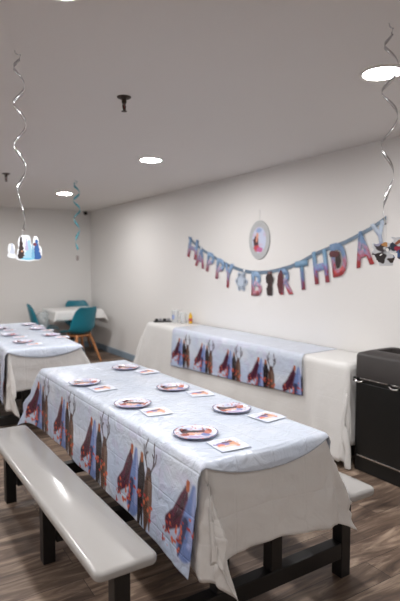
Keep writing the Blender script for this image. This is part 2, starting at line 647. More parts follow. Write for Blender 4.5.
T = 0.12
struct('floor', box_bm(LX - T, WX + T, FY - T, WY + T, -T, 0), M_FLOOR)
struct('ceiling', box_bm(LX - T, WX + T, FY - T, WY + T, HC, HC + T), M_CEIL)
struct('wall_right', box_bm(WX, WX + T, FY - T, WY + T, 0, HC), M_WALL)
struct('wall_back', box_bm(LX - T, WX, WY, WY + T, 0, HC), M_WALL)
struct('wall_left', box_bm(LX - T, LX, FY, WY, 0, HC), M_WALL)
struct('wall_front', box_bm(LX - T, WX, FY - T, FY, 0, HC), M_WALL)
bm = box_bm(WX - 0.012, WX, FY, WY, 0, 0.10, bevel=0.004)
struct('baseboard_right', bm, M_BASE)
struct('baseboard_back', box_bm(LX, WX - 0.012, WY - 0.012, WY, 0, 0.10, bevel=0.004), M_BASE)


# ------------------------------------------------------------------ ceiling lamps
def downlight(x, y, label):
    t = empty('ceiling_light', (x, y, HC), 0, label, 'ceiling light', 'round downlights in the ceiling')
    bm = bmesh.new()
    lathe(bm, [(0.088, -0.001), (0.088, -0.006), (0.094, -0.009), (0.104, -0.007), (0.108, 0.0)], 48)
    add_mesh('trim_ring', bm, M_WHITEMETAL, t, smooth=True, angle=50)
    bm = bmesh.new()
    lathe(bm, [(0.0885, -0.003), (0.0885, -0.0055), (0.060, -0.007), (0.001, -0.0075)], 48, cap1=True, cap0=True)
    add_mesh('diffuser', bm, M_LAMP, t, smooth=True, angle=50)
    return t


downlight(2.130, 1.735, 'round ceiling downlight nearest the camera, right of the picture behind the silver swirl')
downlight(2.120, 4.215, 'round ceiling downlight in the middle of the ceiling, second from the camera')
downlight(2.145, 6.770, 'round ceiling downlight farthest away, beside the teal swirl')
downlight(0.560, 1.775, 'round ceiling downlight cut off by the top edge, above the left silver swirl')
downlight(0.545, 4.400, 'added round ceiling downlight brightening the left side of the room, out of the picture')  # unseen lamp, added to raise the brightness of the room
downlight(-1.050, 1.720, 'added round ceiling downlight for more light left of the nearest table, out of the picture')  # added lamp, lights the hanging left side of the nearest cover
downlight(0.560, -0.850, 'added round ceiling downlight for fill from behind the camera, out of the picture')  # added fill for the near face of the white cloth
downlight(-1.050, 4.400, 'added round ceiling downlight for brightness far left by the left wall, out of the picture')  # another unseen lamp, added for more light from the left
downlight(0.545, 6.900, 'added round ceiling downlight brightening the far back of the left side, out of the picture')  # added and unseen, brightens the far end of the room


# ------------------------------------------------------------------ picnic style tables with attached benches
def picnic_table(loc, rz, label, legs_y=(-0.815, 0.04, 0.81)):
    """local frame: x across, y along, origin on the floor under the middle of the top"""
    t = empty('picnic_table', loc, rz, label, 'table', 'long tables with attached benches')
    add_mesh('tabletop', box_bm(-0.280, 0.280, -0.930, 0.985, 0.722, 0.756, bevel=0.012, seg=3), M_TOP, t, smooth=True, angle=40)
    for s in (-1, 1):
        bm = box_bm(-0.118, 0.118, -0.885, 0.885, 0.405, 0.445)
        vert_e = [e for e in bm.edges if abs(e.verts[0].co.z - e.verts[1].co.z) > 0.01]
        bmesh.ops.bevel(bm, geom=vert_e, offset=0.030, segments=6, profile=0.5, affect='EDGES')
        he = [e for e in bm.edges if abs(e.verts[0].co.z - e.verts[1].co.z) < 0.001 and e.calc_face_angle(0) > 0.5]
        bmesh.ops.bevel(bm, geom=he, offset=0.015, segments=4, profile=0.5, affect='EDGES')
        add_mesh('bench_seat', bm, M_BENCH, t, loc=(-0.560, 0, 0) if s < 0 else (0.530, -0.055, 0), smooth=True, angle=60)
    for y in legs_y:
        for s in (-1, 1):
            add_mesh('leg', box_bm(-0.030, 0.030, -0.030, 0.030, 0.0, 0.405, bevel=0.004), M_BLACK, t, loc=(s * (0.565 if s < 0 else 0.560), y, 0))
            add_mesh('post', box_bm(-0.030, 0.030, -0.028, 0.028, 0.170, 0.722, bevel=0.004), M_BLACK, t, loc=(s * 0.138, y, 0))
        add_mesh('rail', box_bm(-0.529, 0.529, -0.030, 0.030, 0.095, 0.170, bevel=0.004), M_BLACK, t, loc=(0, y, 0))
    return t


RZ1 = math.radians(0.9)
C1 = (1.238, 2.452, 0.0)
picnic_table(C1, RZ1, 'nearest long black-framed table with pale attached benches, in front of the camera')
RZ2 = math.radians(-2.6)
C2 = (1.240, 5.350, 0.0)
picnic_table(C2, RZ2, 'second long black-framed table with benches, behind the nearest one at the left edge')


def main_under_folds(us, vs, X, Y, Z, drop, sx, sy, ax, by):
    return X, Y, Z


ZT = 0.7585
# white plastic sheet underneath, hanging a little lower towards its right corner
def skew_white(u, v):
    u2 = np.where(u < -0.286, -0.286 + (u + 0.286) * np.interp(v, [-0.95, -0.65], [1.32, 1.0]), u)
    return u2, np.where(v < -0.936, -0.936 + (v + 0.936) * np.interp(u, [-0.6, -0.2, 0.05, 0.3], [1.04, 1.0, 1.02, 1.16]), v)



tag(drape('tablecloth', M_WHITECLOTH, -0.286, 0.284, -0.936, 0.992, ZT, (0.33, 0.28, 0.355, 0.05), (0.00, 0.06, 0.04, 0.10), 0.014, 0.34, 0.011,
          loc=C1, rz=RZ1, seed=21, crumple=0.010, skew=skew_white, lean={'LN': (-0.55, 0.45, 0.30), 'RN': (1.0, 0.05, 0.34)}, coarse=0.03, rr=0.014, hemvar=0.06),
    'plain white plastic tablecloth hanging over the near end of the nearest table', 'tablecloth')


def paint_main(period, shift, dropw=0.5):
    def f(u, v, ax, by, sx, sy):
        top = np.ones(u.shape + (3,)) * np.array(srgb(196, 205, 220))
        n = vnoise(u * 7, v * 7, 31)
        top = blend(top, np.clip(n, 0, 1) * 0.35, srgb(178, 190, 212))
        top = blend(top, np.clip(vnoise(u * 16 + 9, v * 16, 33), 0, 1) * 0.4, srgb(214, 219, 228))
        side = woodland(-v + shift, ax * 1.06 + 0.022, period)
        w = np.clip((ax - 0.0) / 0.05, 0, 1)[..., None]
        col = top * (1 - w) + side * w
        # a narrow plain white strip along the hem
        return col
    return f


def skew_main(u, v):
    # the near edge of the sheet is pulled back towards the hem on both hanging sides
    d = np.maximum(-0.288 - u, 0) + np.maximum(u - 0.288, 0)
    near = np.clip((-v - 0.2) / 0.8, 0, 1)
    # near edge bows: longer in the middle of the table end, shorter at its corners
    bow = 0.055 * np.clip(1 - (u / 0.30) ** 2, 0, 1) * np.clip((-v - 0.80) / 0.15, 0, 1)
    # the left hem hangs lowest towards the near third and rises to the far end
    u = np.where(u < -0.292, -0.292 + (u + 0.292) * np.interp(v, [-0.96, -0.75, -0.35, 0.1, 1.0, 1.5], [1.0, 0.96, 0.875, 0.86, 0.86, 0.86]), u)
    return u, v + near * 0.16 * d - bow


tag(drape('printed_table_cover', M_PRINT, -0.292, 0.290, -0.942, 0.998, ZT + 0.0035, (0.462, 0.22, 0.030, 0.40), (0.02, 0.08, 0.10, 0.15), 0.010, 0.2, 0.0055,
          paint=paint_main(0.475, 0.208), loc=C1, rz=RZ1, push=0.009, seed=5, skew=skew_main, lean={'LF': (0.3, 0.9, 0.45)}, coarse=0.014, rr=0.020, hemvar=0.035),
    'pale blue printed plastic table cover with woodland border, on the nearest table', 'tablecloth', 'pale blue printed table covers')

tag(drape('tablecloth', M_WHITECLOTH, -0.286, 0.286, -0.992, 0.992, ZT, (0.50, 0.30, 0.34, 0.40), (0.00, 0.12, 0.06, 0.10), 0.02, 0.3, 0.018,
          loc=C2, rz=RZ2, seed=12, crumple=0.008, lean={'LN': (-0.25, 0.5, 0.42), 'RN': (0.9, 0.1, 0.35)}, coarse=0.04, rr=0.014),
    'plain white plastic tablecloth with a pointed corner, hanging off the second table at the left', 'tablecloth')
tag(drape('printed_table_cover', M_PRINT, -0.292, 0.292, -0.998, 0.998, ZT + 0.0035, (0.46, 0.30, 0.035, 0.10), (0.06, 0.14, 0.10, 0.15), 0.012, 0.2, 0.010,
          paint=paint_main(0.49, 0.0), loc=C2, rz=RZ2, seed=17, push=0.008, coarse=0.02, rr=0.020, skew=skew_main),
    'pale blue printed plastic table cover on the second table at the left edge', 'tablecloth', 'pale blue printed table covers')


# ------------------------------------------------------------------ plates and napkins
def plate_paint(seed):
    def f(uu, vv):
        th = uu * 2 * math.pi
        r = vv
        x, y = r * np.cos(th), r * np.sin(th)
        col = np.ones(uu.shape + (3,)) * np.array(srgb(212, 214, 226))
        col = blend(col, np.clip(vnoise(x * 5 + 9, y * 5, seed) + 0.3, 0, 1) * 0.9, srgb(164, 170, 204))
        col = blend(col, (r > 0.955) * 0.8, srgb(88, 98, 134))
        col = blend(col, ((r > 0.72) & (r < 0.93)) * 0.55, srgb(214, 218, 232))
        for cx_, cy_, a, b, c in ((-0.38, 0.25, 0.26, 0.20, srgb(64, 34, 42)), (0.02, 0.30, 0.24, 0.14, srgb(44, 34, 40)),
                                  (0.30, 0.28, 0.16, 0.20, srgb(98, 52, 60)), (-0.20, -0.02, 0.18, 0.14, srgb(214, 160, 140)),
                                  (0.18, 0.05, 0.20, 0.12, srgb(214, 172, 160)), (0.42, -0.05, 0.18, 0.16, srgb(120, 132, 184)),
                                  (-0.48, -0.12, 0.14, 0.16, srgb(150, 82, 74)), (0.55, 0.28, 0.12, 0.16, srgb(172, 100, 84)),
                                  (0.0, -0.40, 0.40, 0.10, srgb(170, 150, 190))):
            e = np.hypot((x - cx_) / (a * 1.3), (y - cy_) / (b * 1.3)) + 0.35 * vnoise(x * 9, y * 9, seed + 3)
            col = blend(col, (1 - e) * 6 + 0.5, c)
        dots = vnoise(x * 17, y * 17, seed + 5)
        col = blend(col, ((dots > 0.55) & (r > 0.6)) * 0.8, srgb(190, 110, 96))
        return col
    return f


def plate_pos(uu, vv):
    th = uu * 2 * math.pi
    R = 0.092
    r = vv * R
    z = np.interp(vv, [0, 0.66, 0.72, 0.80, 0.96, 1.0], [0.0, 0.0, 0.004, 0.008, 0.011, 0.0095])
    return np.stack([r * np.cos(th), r * np.sin(th), z], -1)


def napkin_paint(uu, vv):
    x, y = uu * 2 - 1, vv * 2 - 1
    col = np.ones(uu.shape + (3,)) * np.array(srgb(205, 210, 222))
    col = blend(col, np.clip(vnoise(x * 3, y * 3, 51) + 0.1, 0, 1) * 0.6, srgb(186, 194, 218))
    for cx_, cy_, a, b, c in ((-0.10, 0.15, 0.50, 0.20, srgb(126, 118, 166)), (0.35, 0.05, 0.22, 0.42, srgb(200, 148, 122)),
                              (-0.50, -0.1, 0.18, 0.2, srgb(204, 120, 96)), (-0.15, -0.25, 0.5, 0.10, srgb(226, 188, 168)),
                              (0.12, 0.32, 0.30, 0.10, srgb(84, 60, 84))):
        e = np.hypot((x - cx_) / (a * 1.35), (y - cy_) / (b * 1.35)) + 0.4 * vnoise(x * 7, y * 7, 53)
        col = blend(col, (1 - e) * 6 + 0.5, c)
    return col


def napkin_pos(s):
    def f(uu, vv):
        x, y = (uu - 0.5) * 0.128, (vv - 0.5) * 0.128
        z = 0.0016 + 0.0035 * np.clip(vnoise(uu * 3 + s, vv * 3, 60 + s), 0, 1) * np.maximum(np.abs(uu - .5), np.abs(vv - .5)) * 2
        return np.stack([x, y, z], -1)
    return f


PZ = ZT + 0.0085
protos = {}


def plate(x, y, rz, label, group, k):
    if k not in protos:
        protos[k] = grid_card('paper_plate', M_PLATE, plate_pos, plate_paint(40 + k), 72, 26, thick=0.0012)
        o = protos[k]
    else:
        o = protos[k].copy()
        COL.objects.link(o)
    o.location = (x, y, PZ)
    o.rotation_euler = (0, 0, rz)
    tag(o, label, 'plate', group)


def napkin(x, y, rz, label, group):
    if 'n' not in protos:
        protos['n'] = grid_card('paper_napkin', M_NAPKIN, napkin_pos(1), napkin_paint, 36, 36, thick=0.001)
        o = protos['n']
    else:
        o = protos['n'].copy()
        COL.objects.link(o)
    o.location = (x, y, PZ)
    o.rotation_euler = (0, 0, rz)
    tag(o, label, 'napkin', group)


g1, g2 = 'printed paper plates on the nearest table', 'printed paper napkins on the nearest table'
spots = [(1.080, 1.760, 'near left', 'closest to the camera'), (1.412, 1.974, '', 'nearest on the right side'),
         (1.052, 2.304, '', 'in the middle of the left side'), (1.383, 2.494, '', 'in the middle of the right side'),
         (1.010, 2.872, '', 'farthest on the left side'), (1.393, 3.156, '', 'farthest on the right side')]
NA = math.radians(-32)
for i, (x, y, _, w) in enumerate(spots):
    plate(x, y, NA + 0.35 * math.sin(i * 2.3), 'round printed paper plate on the nearest table, %s' % w, g1, i % 3)
    dx, dy = (0.040, -0.172) if i % 2 == 0 else (0.066, -0.180)
    napkin(x + dx, y + dy, NA + 0.5 + 0.2 * math.sin(i * 1.7), 'square printed napkin beside the plate %s' % w, g2)
g3, g4 = 'printed paper plates on the second table', 'printed paper napkins on the second table'
for i, (x, y, w) in enumerate([(1.100, 4.720, 'nearest on the left side'), (1.105, 5.250, 'in the middle of the left side'), (1.440, 5.030, 'nearest on the right side'),
                               (1.465, 5.620, 'in the middle of the right side'), (1.480, 6.060, 'farthest on the right side'), (1.130, 5.830, 'farthest on the left side')]):
    plate(x, y, NA + i, 'round printed paper plate on the second table, %s' % w, g3, i % 3)
    napkin(x + 0.05, y - 0.175, NA + 0.4, 'square printed napkin by the second table plate %s' % w, g4)

# ------------------------------------------------------------------ table along the wall
SX0, SX1, SY0, SY1, SZ = 2.845, 3.235, 2.556, 5.730, 0.745
t = empty('folding_table', ((SX0 + SX1) / 2, (SY0 + SY1) / 2, 0), 0, 'long narrow table pushed against the right wall, hidden under white cloth', 'table')
hx, hy = (SX1 - SX0) / 2, (SY1 - SY0) / 2
add_mesh('tabletop', box_bm(-hx, hx, -hy, hy, SZ - 0.035, SZ, bevel=0.006), M_TOP, t)
for sx_ in (-1, 1):
    for yy in (-hy + 0.15, 0.0, hy - 0.15):
        add_mesh('leg', box_bm(-0.018, 0.018, -0.018, 0.018, 0, SZ - 0.035, bevel=0.003), M_BLACK, t, loc=(sx_ * (hx - 0.05), yy, 0))


def side_folds(us, vs, X, Y, Z, drop, sx, sy, ax, by):
    # broad hanging folds towards the near end of the cloth
    k = (sx < 0) * (by <= 0)
    f = np.exp(-((vs - 2.80) / 0.05) ** 2) * 0.035 - np.exp(-((vs - 2.95) / 0.10) ** 2) * 0.03
    f = f + 0.012 * np.sin(vs * 9.0) * np.clip(vs - 3, 0, 1)
    X = X - k * f * np.clip(drop / 0.6, 0, 1)
    X = np.minimum(X, WX - 0.014)
    return X, Y, Z


tag(drape('tablecloth', M_SIDECLOTH, SX0 - 0.003, SX1 + 0.02, SY0 - 0.003, SY1 + 0.003, SZ + 0.003, (0.715, 0.0, 0.60, 0.72), (0.07, 0.0, 0.02, 0.40), 0.022, 0.25, 0.03,
          seed=40, coarse=0.05, rr=0.02, folds=side_folds, lean={'LF': (0.05, 0.3, 0.3), 'LN': (0.05, 0.1, 0.1)}, hemvar=0.015),
    'long white tablecloth reaching nearly to the floor on the table along the wall', 'tablecloth')


def paint_side(u, v, ax, by, sx, sy):
    top = np.ones(u.shape + (3,)) * np.array(srgb(204, 211, 225))
    n = vnoise(u * 7, v * 7, 71)
    top = blend(top, np.clip(n, 0, 1) * 0.35, srgb(198, 207, 228))
    side = woodland(-v + 3.236, ax * 1.14, 0.455)
    w = np.clip(ax / 0.04, 0, 1)[..., None]
    return top * (1 - w) + side * w


def skew_side(u, v):
    # the sheet lies slightly askew: less of it hangs down at the near end
    k = (5.03 - v) / 2.0
    return u + 0.10 * np.clip(k, -0.2, 1.2), v + 0.10 * np.clip(u - 2.85, -0.6, 0.4)


tag(drape('printed_table_cover', M_PRINT, SX0 - 0.006, SX1 + 0.10, SY0, SY1, SZ + 0.0065, (0.43 + 0.0, -0.115, 3.00 - SY0 - 0.0 - 2 * (3.00 - SY0), 5.06 - SY1), (0.07, 0, 0, 0), 0.014, 0, 0.010,
          paint=paint_side, seed=40, rr=0.022, skew=skew_side, hemvar=0.01, folds=side_folds, push=0.016),
    'pale blue printed cover laid over the white cloth of the wall table', 'tablecloth', 'pale blue printed table covers')

# ------------------------------------------------------------------ things on the wall table
ZS = SZ + 0.007
t = empty('candle_tray', (2.985, 5.640, ZS), math.radians(-15), 'small black tray of dark and grey pots at the far end of the wall table', 'tray')
add_mesh('tray', box_bm(-0.11, 0.11, -0.045, 0.045, 0, 0.014, bevel=0.005), M_DARKITEM, t)
for i in range(4):
    bm = bmesh.new()
    lathe(bm, [(0.020, 0.014), (0.022, 0.040), (0.017, 0.040), (0.016, 0.030)], 16, cap0=True, cap1=True)
    add_mesh('pot', bm, M_DARKITEM if i % 2 == 0 else M_GREYITEM, t, loc=(-0.075 + i * 0.05, 0, 0), smooth=True, angle=40)
t = empty('plastic_jug', (3.085, 5.500, ZS), 0, 'clear plastic jug with a blue mark, between the black tray and the clear cup', 'jug')
bm = bmesh.new()
lathe(bm, [(0.034, 0), (0.042, 0.01), (0.045, 0.12), (0.048, 0.150), (0.045, 0.150), (0.042, 0.12), (0.038, 0.012)], 24, cap0=True, cap1=True)
add_mesh('jug_body', bm, M_CLEAR, t, smooth=True, angle=40)
bm = bmesh.new()
tube(bm, [(0.036, -0.028, 0.135), (0.062, -0.05, 0.165), (0.060, -0.05, 0.11), (0.036, -0.028, 0.05)], 0.004, 8)
add_mesh('handle', bm, M_CLEAR, t, smooth=True)
add_mesh('label', box_bm(-0.0472, -0.0460, -0.014, 0.014, 0.045, 0.095), M_BLUELABEL, t, rot=(0, 0, 0.5))
t = empty('plastic_cup', (3.150, 5.415, ZS), 0, 'tall clear plastic cup between the jug and the yellow bottle', 'cup')
bm = bmesh.new()
lathe(bm, [(0.032, 0), (0.040, 0.004), (0.046, 0.125), (0.043, 0.125), (0.036, 0.008)], 24, cap0=True, cap1=True)
add_mesh('cup_body', bm, M_CLEAR, t, smooth=True, angle=40)
t = empty('sauce_bottle', (3.185, 5.305, ZS), 0, 'slim yellow bottle with a red label standing on the wall table', 'bottle')
bm = bmesh.new()
lathe(bm, [(0.020, 0), (0.022, 0.005), (0.022, 0.095), (0.012, 0.115), (0.010, 0.130)], 16, cap0=True, cap1=True)
add_mesh('bottle_body', bm, M_YELLOW, t, smooth=True, angle=40)
bm = bmesh.new()
lathe(bm, [(0.0222, 0.030), (0.0228, 0.031), (0.0228, 0.062), (0.0222, 0.063)], 16)
add_mesh('label', bm, M_REDLABEL, t, smooth=True)

# ------------------------------------------------------------------ black waste container
BX0, BX1, BY0, BY1, BZ = 2.850, 3.235, 1.780, 2.492, 0.835
t = empty('waste_bin', ((BX0 + BX1) / 2, (BY0 + BY1) / 2, 0), 0, 'large black waste container with a hooded top at the right edge by the wall', 'waste bin')
bx, byy = (BX1 - BX0) / 2, (BY1 - BY0) / 2
add_mesh('body', box_bm(-bx + 0.004, bx, -byy + 0.004, byy - 0.004, 0, 0.664, bevel=0.006), M_BINPANEL, t)
pan = add_mesh('front_door', box_bm(-bx - 0.004, -bx + 0.008, -byy + 0.035, byy - 0.030, 0.125, 0.630, bevel=0.003), M_BINPANEL, t)
add_mesh('kick_strip', box_bm(-bx - 0.006, -bx + 0.006, -byy + 0.035, byy - 0.030, 0.108, 0.120, bevel=0.002), M_CHROME, t)
# hood: box with rounded shoulders and a sunken opening in its top
bm = bmesh.new()
prof = [(0.0, 0.008), (0.0, 0.160), (0.010, 0.178), (0.065, 0.196), (0.085, 0.200)]
nseg = len(prof)
rings = []
for ins, z in prof + [(0.100, 0.192), (0.105, 0.06)]:
    rx, ry = bx + 0.0 - ins, byy - ins * 0.9
    n = 8
    pts = []
    cr = 0.02 + ins * 0.15
    for qx, qy, a0 in ((1, 1, 0), (-1, 1, 90), (-1, -1, 180), (1, -1, 270)):
        for k in range(n + 1):
            a = math.radians(a0 + 90 * k / n)
            pts.append(((rx - cr) * qx + cr * math.cos(a), (ry - cr) * qy + cr * math.sin(a), 0.660 + z))
    rings.append([bm.verts.new(p) for p in pts])
for r0, r1 in zip(rings, rings[1:]):
    m_ = len(r0)
    for k in range(m_):
        bm.faces.new((r0[k], r0[(k + 1) % m_], r1[(k + 1) % m_], r1[k]))
bm.faces.new(rings[0][::-1])
bm.faces.new(rings[-1])
hood = add_mesh('hood', bm, M_BIN, t, smooth=True, angle=50)
add_mesh('opening', box_bm(-bx + 0.108, bx - 0.108, -byy + 0.100, byy - 0.100, 0.722, 0.728), M_BINDARK, hood)
add_mesh('trim_line', box_bm(-bx - 0.003, -bx + 0.006, -byy + 0.02, byy - 0.045, 0.658, 0.665, bevel=0.001), M_CHROME, t)
for yy in (byy - 0.012, byy - 0.300):
    bm = bmesh.new()
    tube(bm, [(-bx - 0.004, yy, 0.652), (-bx - 0.022, yy - 0.004, 0.654), (-bx - 0.026, yy - 0.030, 0.640), (-bx - 0.022, yy - 0.060, 0.642), (-bx - 0.004, yy - 0.066, 0.650)],
         [0.006, 0.007, 0.007, 0.007, 0.006], 8)
    add_mesh('latch', bm, M_CHROME, t, smooth=True)
    bm = bmesh.new()
    tube(bm, [(-bx - 0.012, yy + 0.006, 0.640), (-bx - 0.012, yy + 0.006, 0.668)], 0.010, 12)
    add_mesh('hinge', bm, M_BINDARK, t, smooth=True, angle=40)


# ------------------------------------------------------------------ banner on the wall
def print_gradient(name, top, mid, low, z0, z1, scale=24.0, dark=None):
    m, nt, b = new_mat(name)
    L = nt.links
    tc = node(nt, 'ShaderNodeTexCoord')
    sep = node(nt, 'ShaderNodeSeparateXYZ')
    L.new(tc.outputs['Object'], sep.inputs[0])
    zz = node(nt, 'ShaderNodeMath', operation='MULTIPLY_ADD')
    zz.inputs[1].default_value = 4.0
    zz.inputs[2].default_value = 1.0
    L.new(sep.outputs[1], zz.inputs[0])
    nz = node(nt, 'ShaderNodeTexNoise')
    nz.inputs['Scale'].default_value = scale
    nz.inputs['Detail'].default_value = 2
    L.new(tc.outputs['Object'], nz.inputs['Vector'])
    ad = node(nt, 'ShaderNodeMath', operation='MULTIPLY_ADD')
    ad.inputs[1].default_value = 1.3
    ad.inputs[2].default_value = -0.65
    L.new(nz.outputs['Fac'], ad.inputs[0])
    a2 = node(nt, 'ShaderNodeMath', operation='ADD')
    L.new(ad.outputs[0], a2.inputs[0])
    L.new(zz.outputs[0], a2.inputs[1])
    cr = node(nt, 'ShaderNodeValToRGB')
    e = cr.color_ramp.elements
    e[0].position = 0.02
    e[0].color = (*low, 1)
    e[1].position = 0.62
    e[1].color = (*top, 1)
    q = cr.color_ramp.elements.new(0.36)
    q.color = (*mid, 1)
    if dark:
        q2 = cr.color_ramp.elements.new(0.15)
        q2.color = (*dark, 1)
    L.new(a2.outputs[0], cr.inputs[0])
    L.new(cr.outputs[0], b.inputs['Base Color'])
    b.inputs['Roughness'].default_value = 0.45
    return m


M_LET_A = print_gradient('letter_print_blue_red', srgb(120, 148, 184), srgb(176, 140, 170), srgb(190, 70, 70), 0, 1)
M_LET_B = print_gradient('letter_print_pink', srgb(132, 160, 192), srgb(196, 150, 172), srgb(172, 84, 84), 0, 1)
M_LET_C = print_gradient('letter_print_dark', srgb(112, 80, 80), srgb(70, 44, 48), srgb(40, 34, 36), 0, 1, dark=srgb(150, 100, 50))
M_LET_D = print_gradient('letter_print_violet', srgb(120, 156, 186), srgb(132, 136, 190), srgb(170, 74, 84), 0, 1)
M_LET_W = print_gradient('letter_print_ice', srgb(190, 204, 222), srgb(176, 186, 216), srgb(150, 120, 170), 0, 1)
M_LETEDGE = simple('letter_edge', srgb(70, 60, 76), 0.5, var=0.05)

banner = empty('birthday_banner', (WX, 4.0, 1.5), 0, 'printed HAPPY BIRTHDAY letter banner sagging across the right wall', 'banner')


def wall_pt(y, z, off=0.004):
    return Vector((-off, y - 4.0, z - 1.5))


rib = [(5.468, 1.790), (5.30, 1.70), (5.128, 1.624), (4.93, 1.553), (4.757, 1.494), (4.59, 1.446), (4.422, 1.408), (4.27, 1.387), (4.119, 1.380), (3.95, 1.388), (3.785, 1.412),
       (3.64, 1.440), (3.513, 1.477), (3.39, 1.525), (3.266, 1.566), (3.12, 1.606), (2.986, 1.640), (2.89, 1.672), (2.813, 1.703), (2.75, 1.728), (2.689, 1.752), (2.581, 1.808)]
bm = bmesh.new()
prev = None
for i, (y, z) in enumerate(rib):
    hw = 0.017
    off = 0.006 + 0.003 * math.sin(i * 1.9)
    a = bm.verts.new(wall_pt(y, z + hw * 0.6, off))
    b = bm.verts.new(wall_pt(y, z - hw * 1.4, off + 0.002))
    if prev:
        bm.faces.new((prev[0], a, b, prev[1]))
    prev = (a, b)
rb = add_mesh('ribbon', bm, M_RIBBON, banner)
s_ = rb.modifiers.new('thickness', 'SOLIDIFY')
s_.thickness = 0.0012
for y, z in ((5.17, 1.645), (4.335, 1.392)):
    bm = bmesh.new()
    bmesh.ops.create_cone(bm, cap_ends=True, segments=10, radius1=0.016, radius2=0.012, depth=0.005)
    add_mesh('glue_dot', bm, M_CARDEDGE, banner, loc=wall_pt(y, z, 0.013), rot=(0, math.radians(-90), 0))


def letter(ch, y, ztop, zbot, mat, tilt=0.0, width=None, italic=0.0):
    """a cut card letter hung from the ribbon, reading correctly when seen from inside the room"""
    cu = bpy.data.curves.new('letter', 'FONT')
    cu.body = ch
    cu.size = 1.0
    cu.align_x = 'CENTER'
    cu.offset = 0.035
    cu.extrude = 0.0
    cu.resolution_u = 4
    tmp = bpy.data.objects.new('tmp', cu)
    COL.objects.link(tmp)
    bpy.context.view_layer.update()
    me = bpy.data.meshes.new_from_object(tmp)
    bpy.data.objects.remove(tmp)
    bpy.data.curves.remove(cu)
    co = np.array([v.co[:] for v in me.vertices])
    mn, mx = co.min(0), co.max(0)
    h = ztop - zbot
    for v in me.vertices:
        px = (v.co.x - (mn[0] + mx[0]) / 2) / (mx[0] - mn[0])
        pz = (v.co.y - mn[1]) / (mx[1] - mn[1]) - 1.0       # 0 at the top
        v.co = Vector((px * width + italic * pz * h, pz * h, 0.0))
    me.materials.clear()
    me.materials.append(mat)
    me.name = 'letter'
    o = bpy.data.objects.new('letter', me)
    COL.objects.link(o)
    o.parent = banner
    # local x -> -Y of the room, local y -> up, local z -> into the room (-X)
    B = Matrix(((0, 0, -1), (-1, 0, 0), (0, 1, 0))).to_4x4()
    R = Matrix.Rotation(tilt, 4, 'Z')
    o.matrix_local = Matrix.Translation(wall_pt(y, ztop, 0.010)) @ B @ R
    s = o.modifiers.new('thickness', 'SOLIDIFY')
    s.thickness = 0.0025
    s.offset = 0
    return o


D = math.radians
letter('H', 5.335, 1.765, 1.525, M_LET_A, D(-14), 0.215)
letter('A', 5.165, 1.660, 1.420, M_LET_A, D(-12), 0.205)
letter('P', 4.960, 1.590, 1.365, M_LET_B, D(-10), 0.150)
letter('P', 4.765, 1.520, 1.285, M_LET_B, D(-9), 0.150)
letter('Y', 4.610, 1.468, 1.205, M_LET_A, D(-6), 0.185)
letter('B', 4.130, 1.385, 1.140, M_LET_B, D(0), 0.165)
letter('I', 3.925, 1.385, 1.155, M_LET_C, D(2), 0.060)
letter('R', 3.700, 1.420, 1.175, M_LET_A, D(5), 0.185)
letter('T', 3.490, 1.490, 1.228, M_LET_D, D(8), 0.165)
letter('H', 3.270, 1.575, 1.290, M_LET_D, D(9), 0.170)
letter('D', 3.065, 1.635, 1.355, M_LET_A, D(10), 0.165)
letter('A', 2.825, 1.715, 1.435, M_LET_A, D(12), 0.175)
letter('Y', 2.660, 1.775, 1.555, M_LET_W, D(14), 0.140)
# dark woodland shapes printed on the I, R and D cards
def blob_card(y, z, w, h, seed, mat):
    bm = bmesh.new()
    n = 22
    r = random.Random(seed)
    vs_ = []
    for k in range(n):
        a = 2 * math.pi * k / n
        q = 0.40 + 0.12 * r.random()
        vs_.append(bm.verts.new(wall_pt(y + w * q * math.cos(a), z + h * q * math.sin(a), 0.0135)))
    bm.faces.new(vs_)
    o = add_mesh('printed_patch', bm, mat, banner)
    s = o.modifiers.new('thickness', 'SOLIDIFY')
    s.thickness = 0.001
    return o


M_PATCH = simple('patch_brown', srgb(52, 38, 38), 0.5, var=0.5, nscale=40)
M_PATCH2 = simple('patch_wine', srgb(92, 44, 50), 0.5, var=0.5, nscale=40)
blob_card(3.925, 1.315, 0.125, 0.115, 3, M_PATCH)
blob_card(3.925, 1.205, 0.095, 0.125, 8, M_PATCH)
blob_card(3.765, 1.290, 0.095, 0.230, 4, M_PATCH2)
blob_card(3.090, 1.540, 0.120, 0.060, 5, M_PATCH2)
blob_card(3.045, 1.490, 0.060, 0.150, 6, M_PATCH)
# snowflake between the two words
bm = bmesh.new()
for k in range(6):
    a = k * math.pi / 3
    d = Vector((0, math.cos(a), math.sin(a)))
    q = Vector((0, -math.sin(a), math.cos(a)))
    def quad(p0, p1, w):
        dd = (p1 - p0).normalized()
        nn = Vector((0, -dd.z, dd.y)) * w
        f = [bm.verts.new(p) for p in (p0 + nn, p1 + nn * 0.7, p1 - nn * 0.7, p0 - nn)]
        bm.faces.new(f)
    quad(Vector((0, 0, 0)), d * 0.108, 0.016)
    for s in (-1, 1):
        quad(d * 0.045, d * 0.075 + q * s * 0.040, 0.010)
        quad(d * 0.075, d * 0.095 + q * s * 0.026, 0.008)
hexv = [bm.verts.new((-0.001, 0.058 * math.cos(k * math.pi / 3 + 0.52), 0.058 * math.sin(k * math.pi / 3 + 0.52))) for k in range(6)]
bm.faces.new(hexv)
sf = add_mesh('snowflake', bm, simple('snowflake_card', srgb(186, 198, 214), 0.4, var=0.08, nscale=30), banner, loc=wall_pt(4.386, 1.278, 0.010))
s_ = sf.modifiers.new('thickness', 'SOLIDIFY')
s_.thickness = 0.002


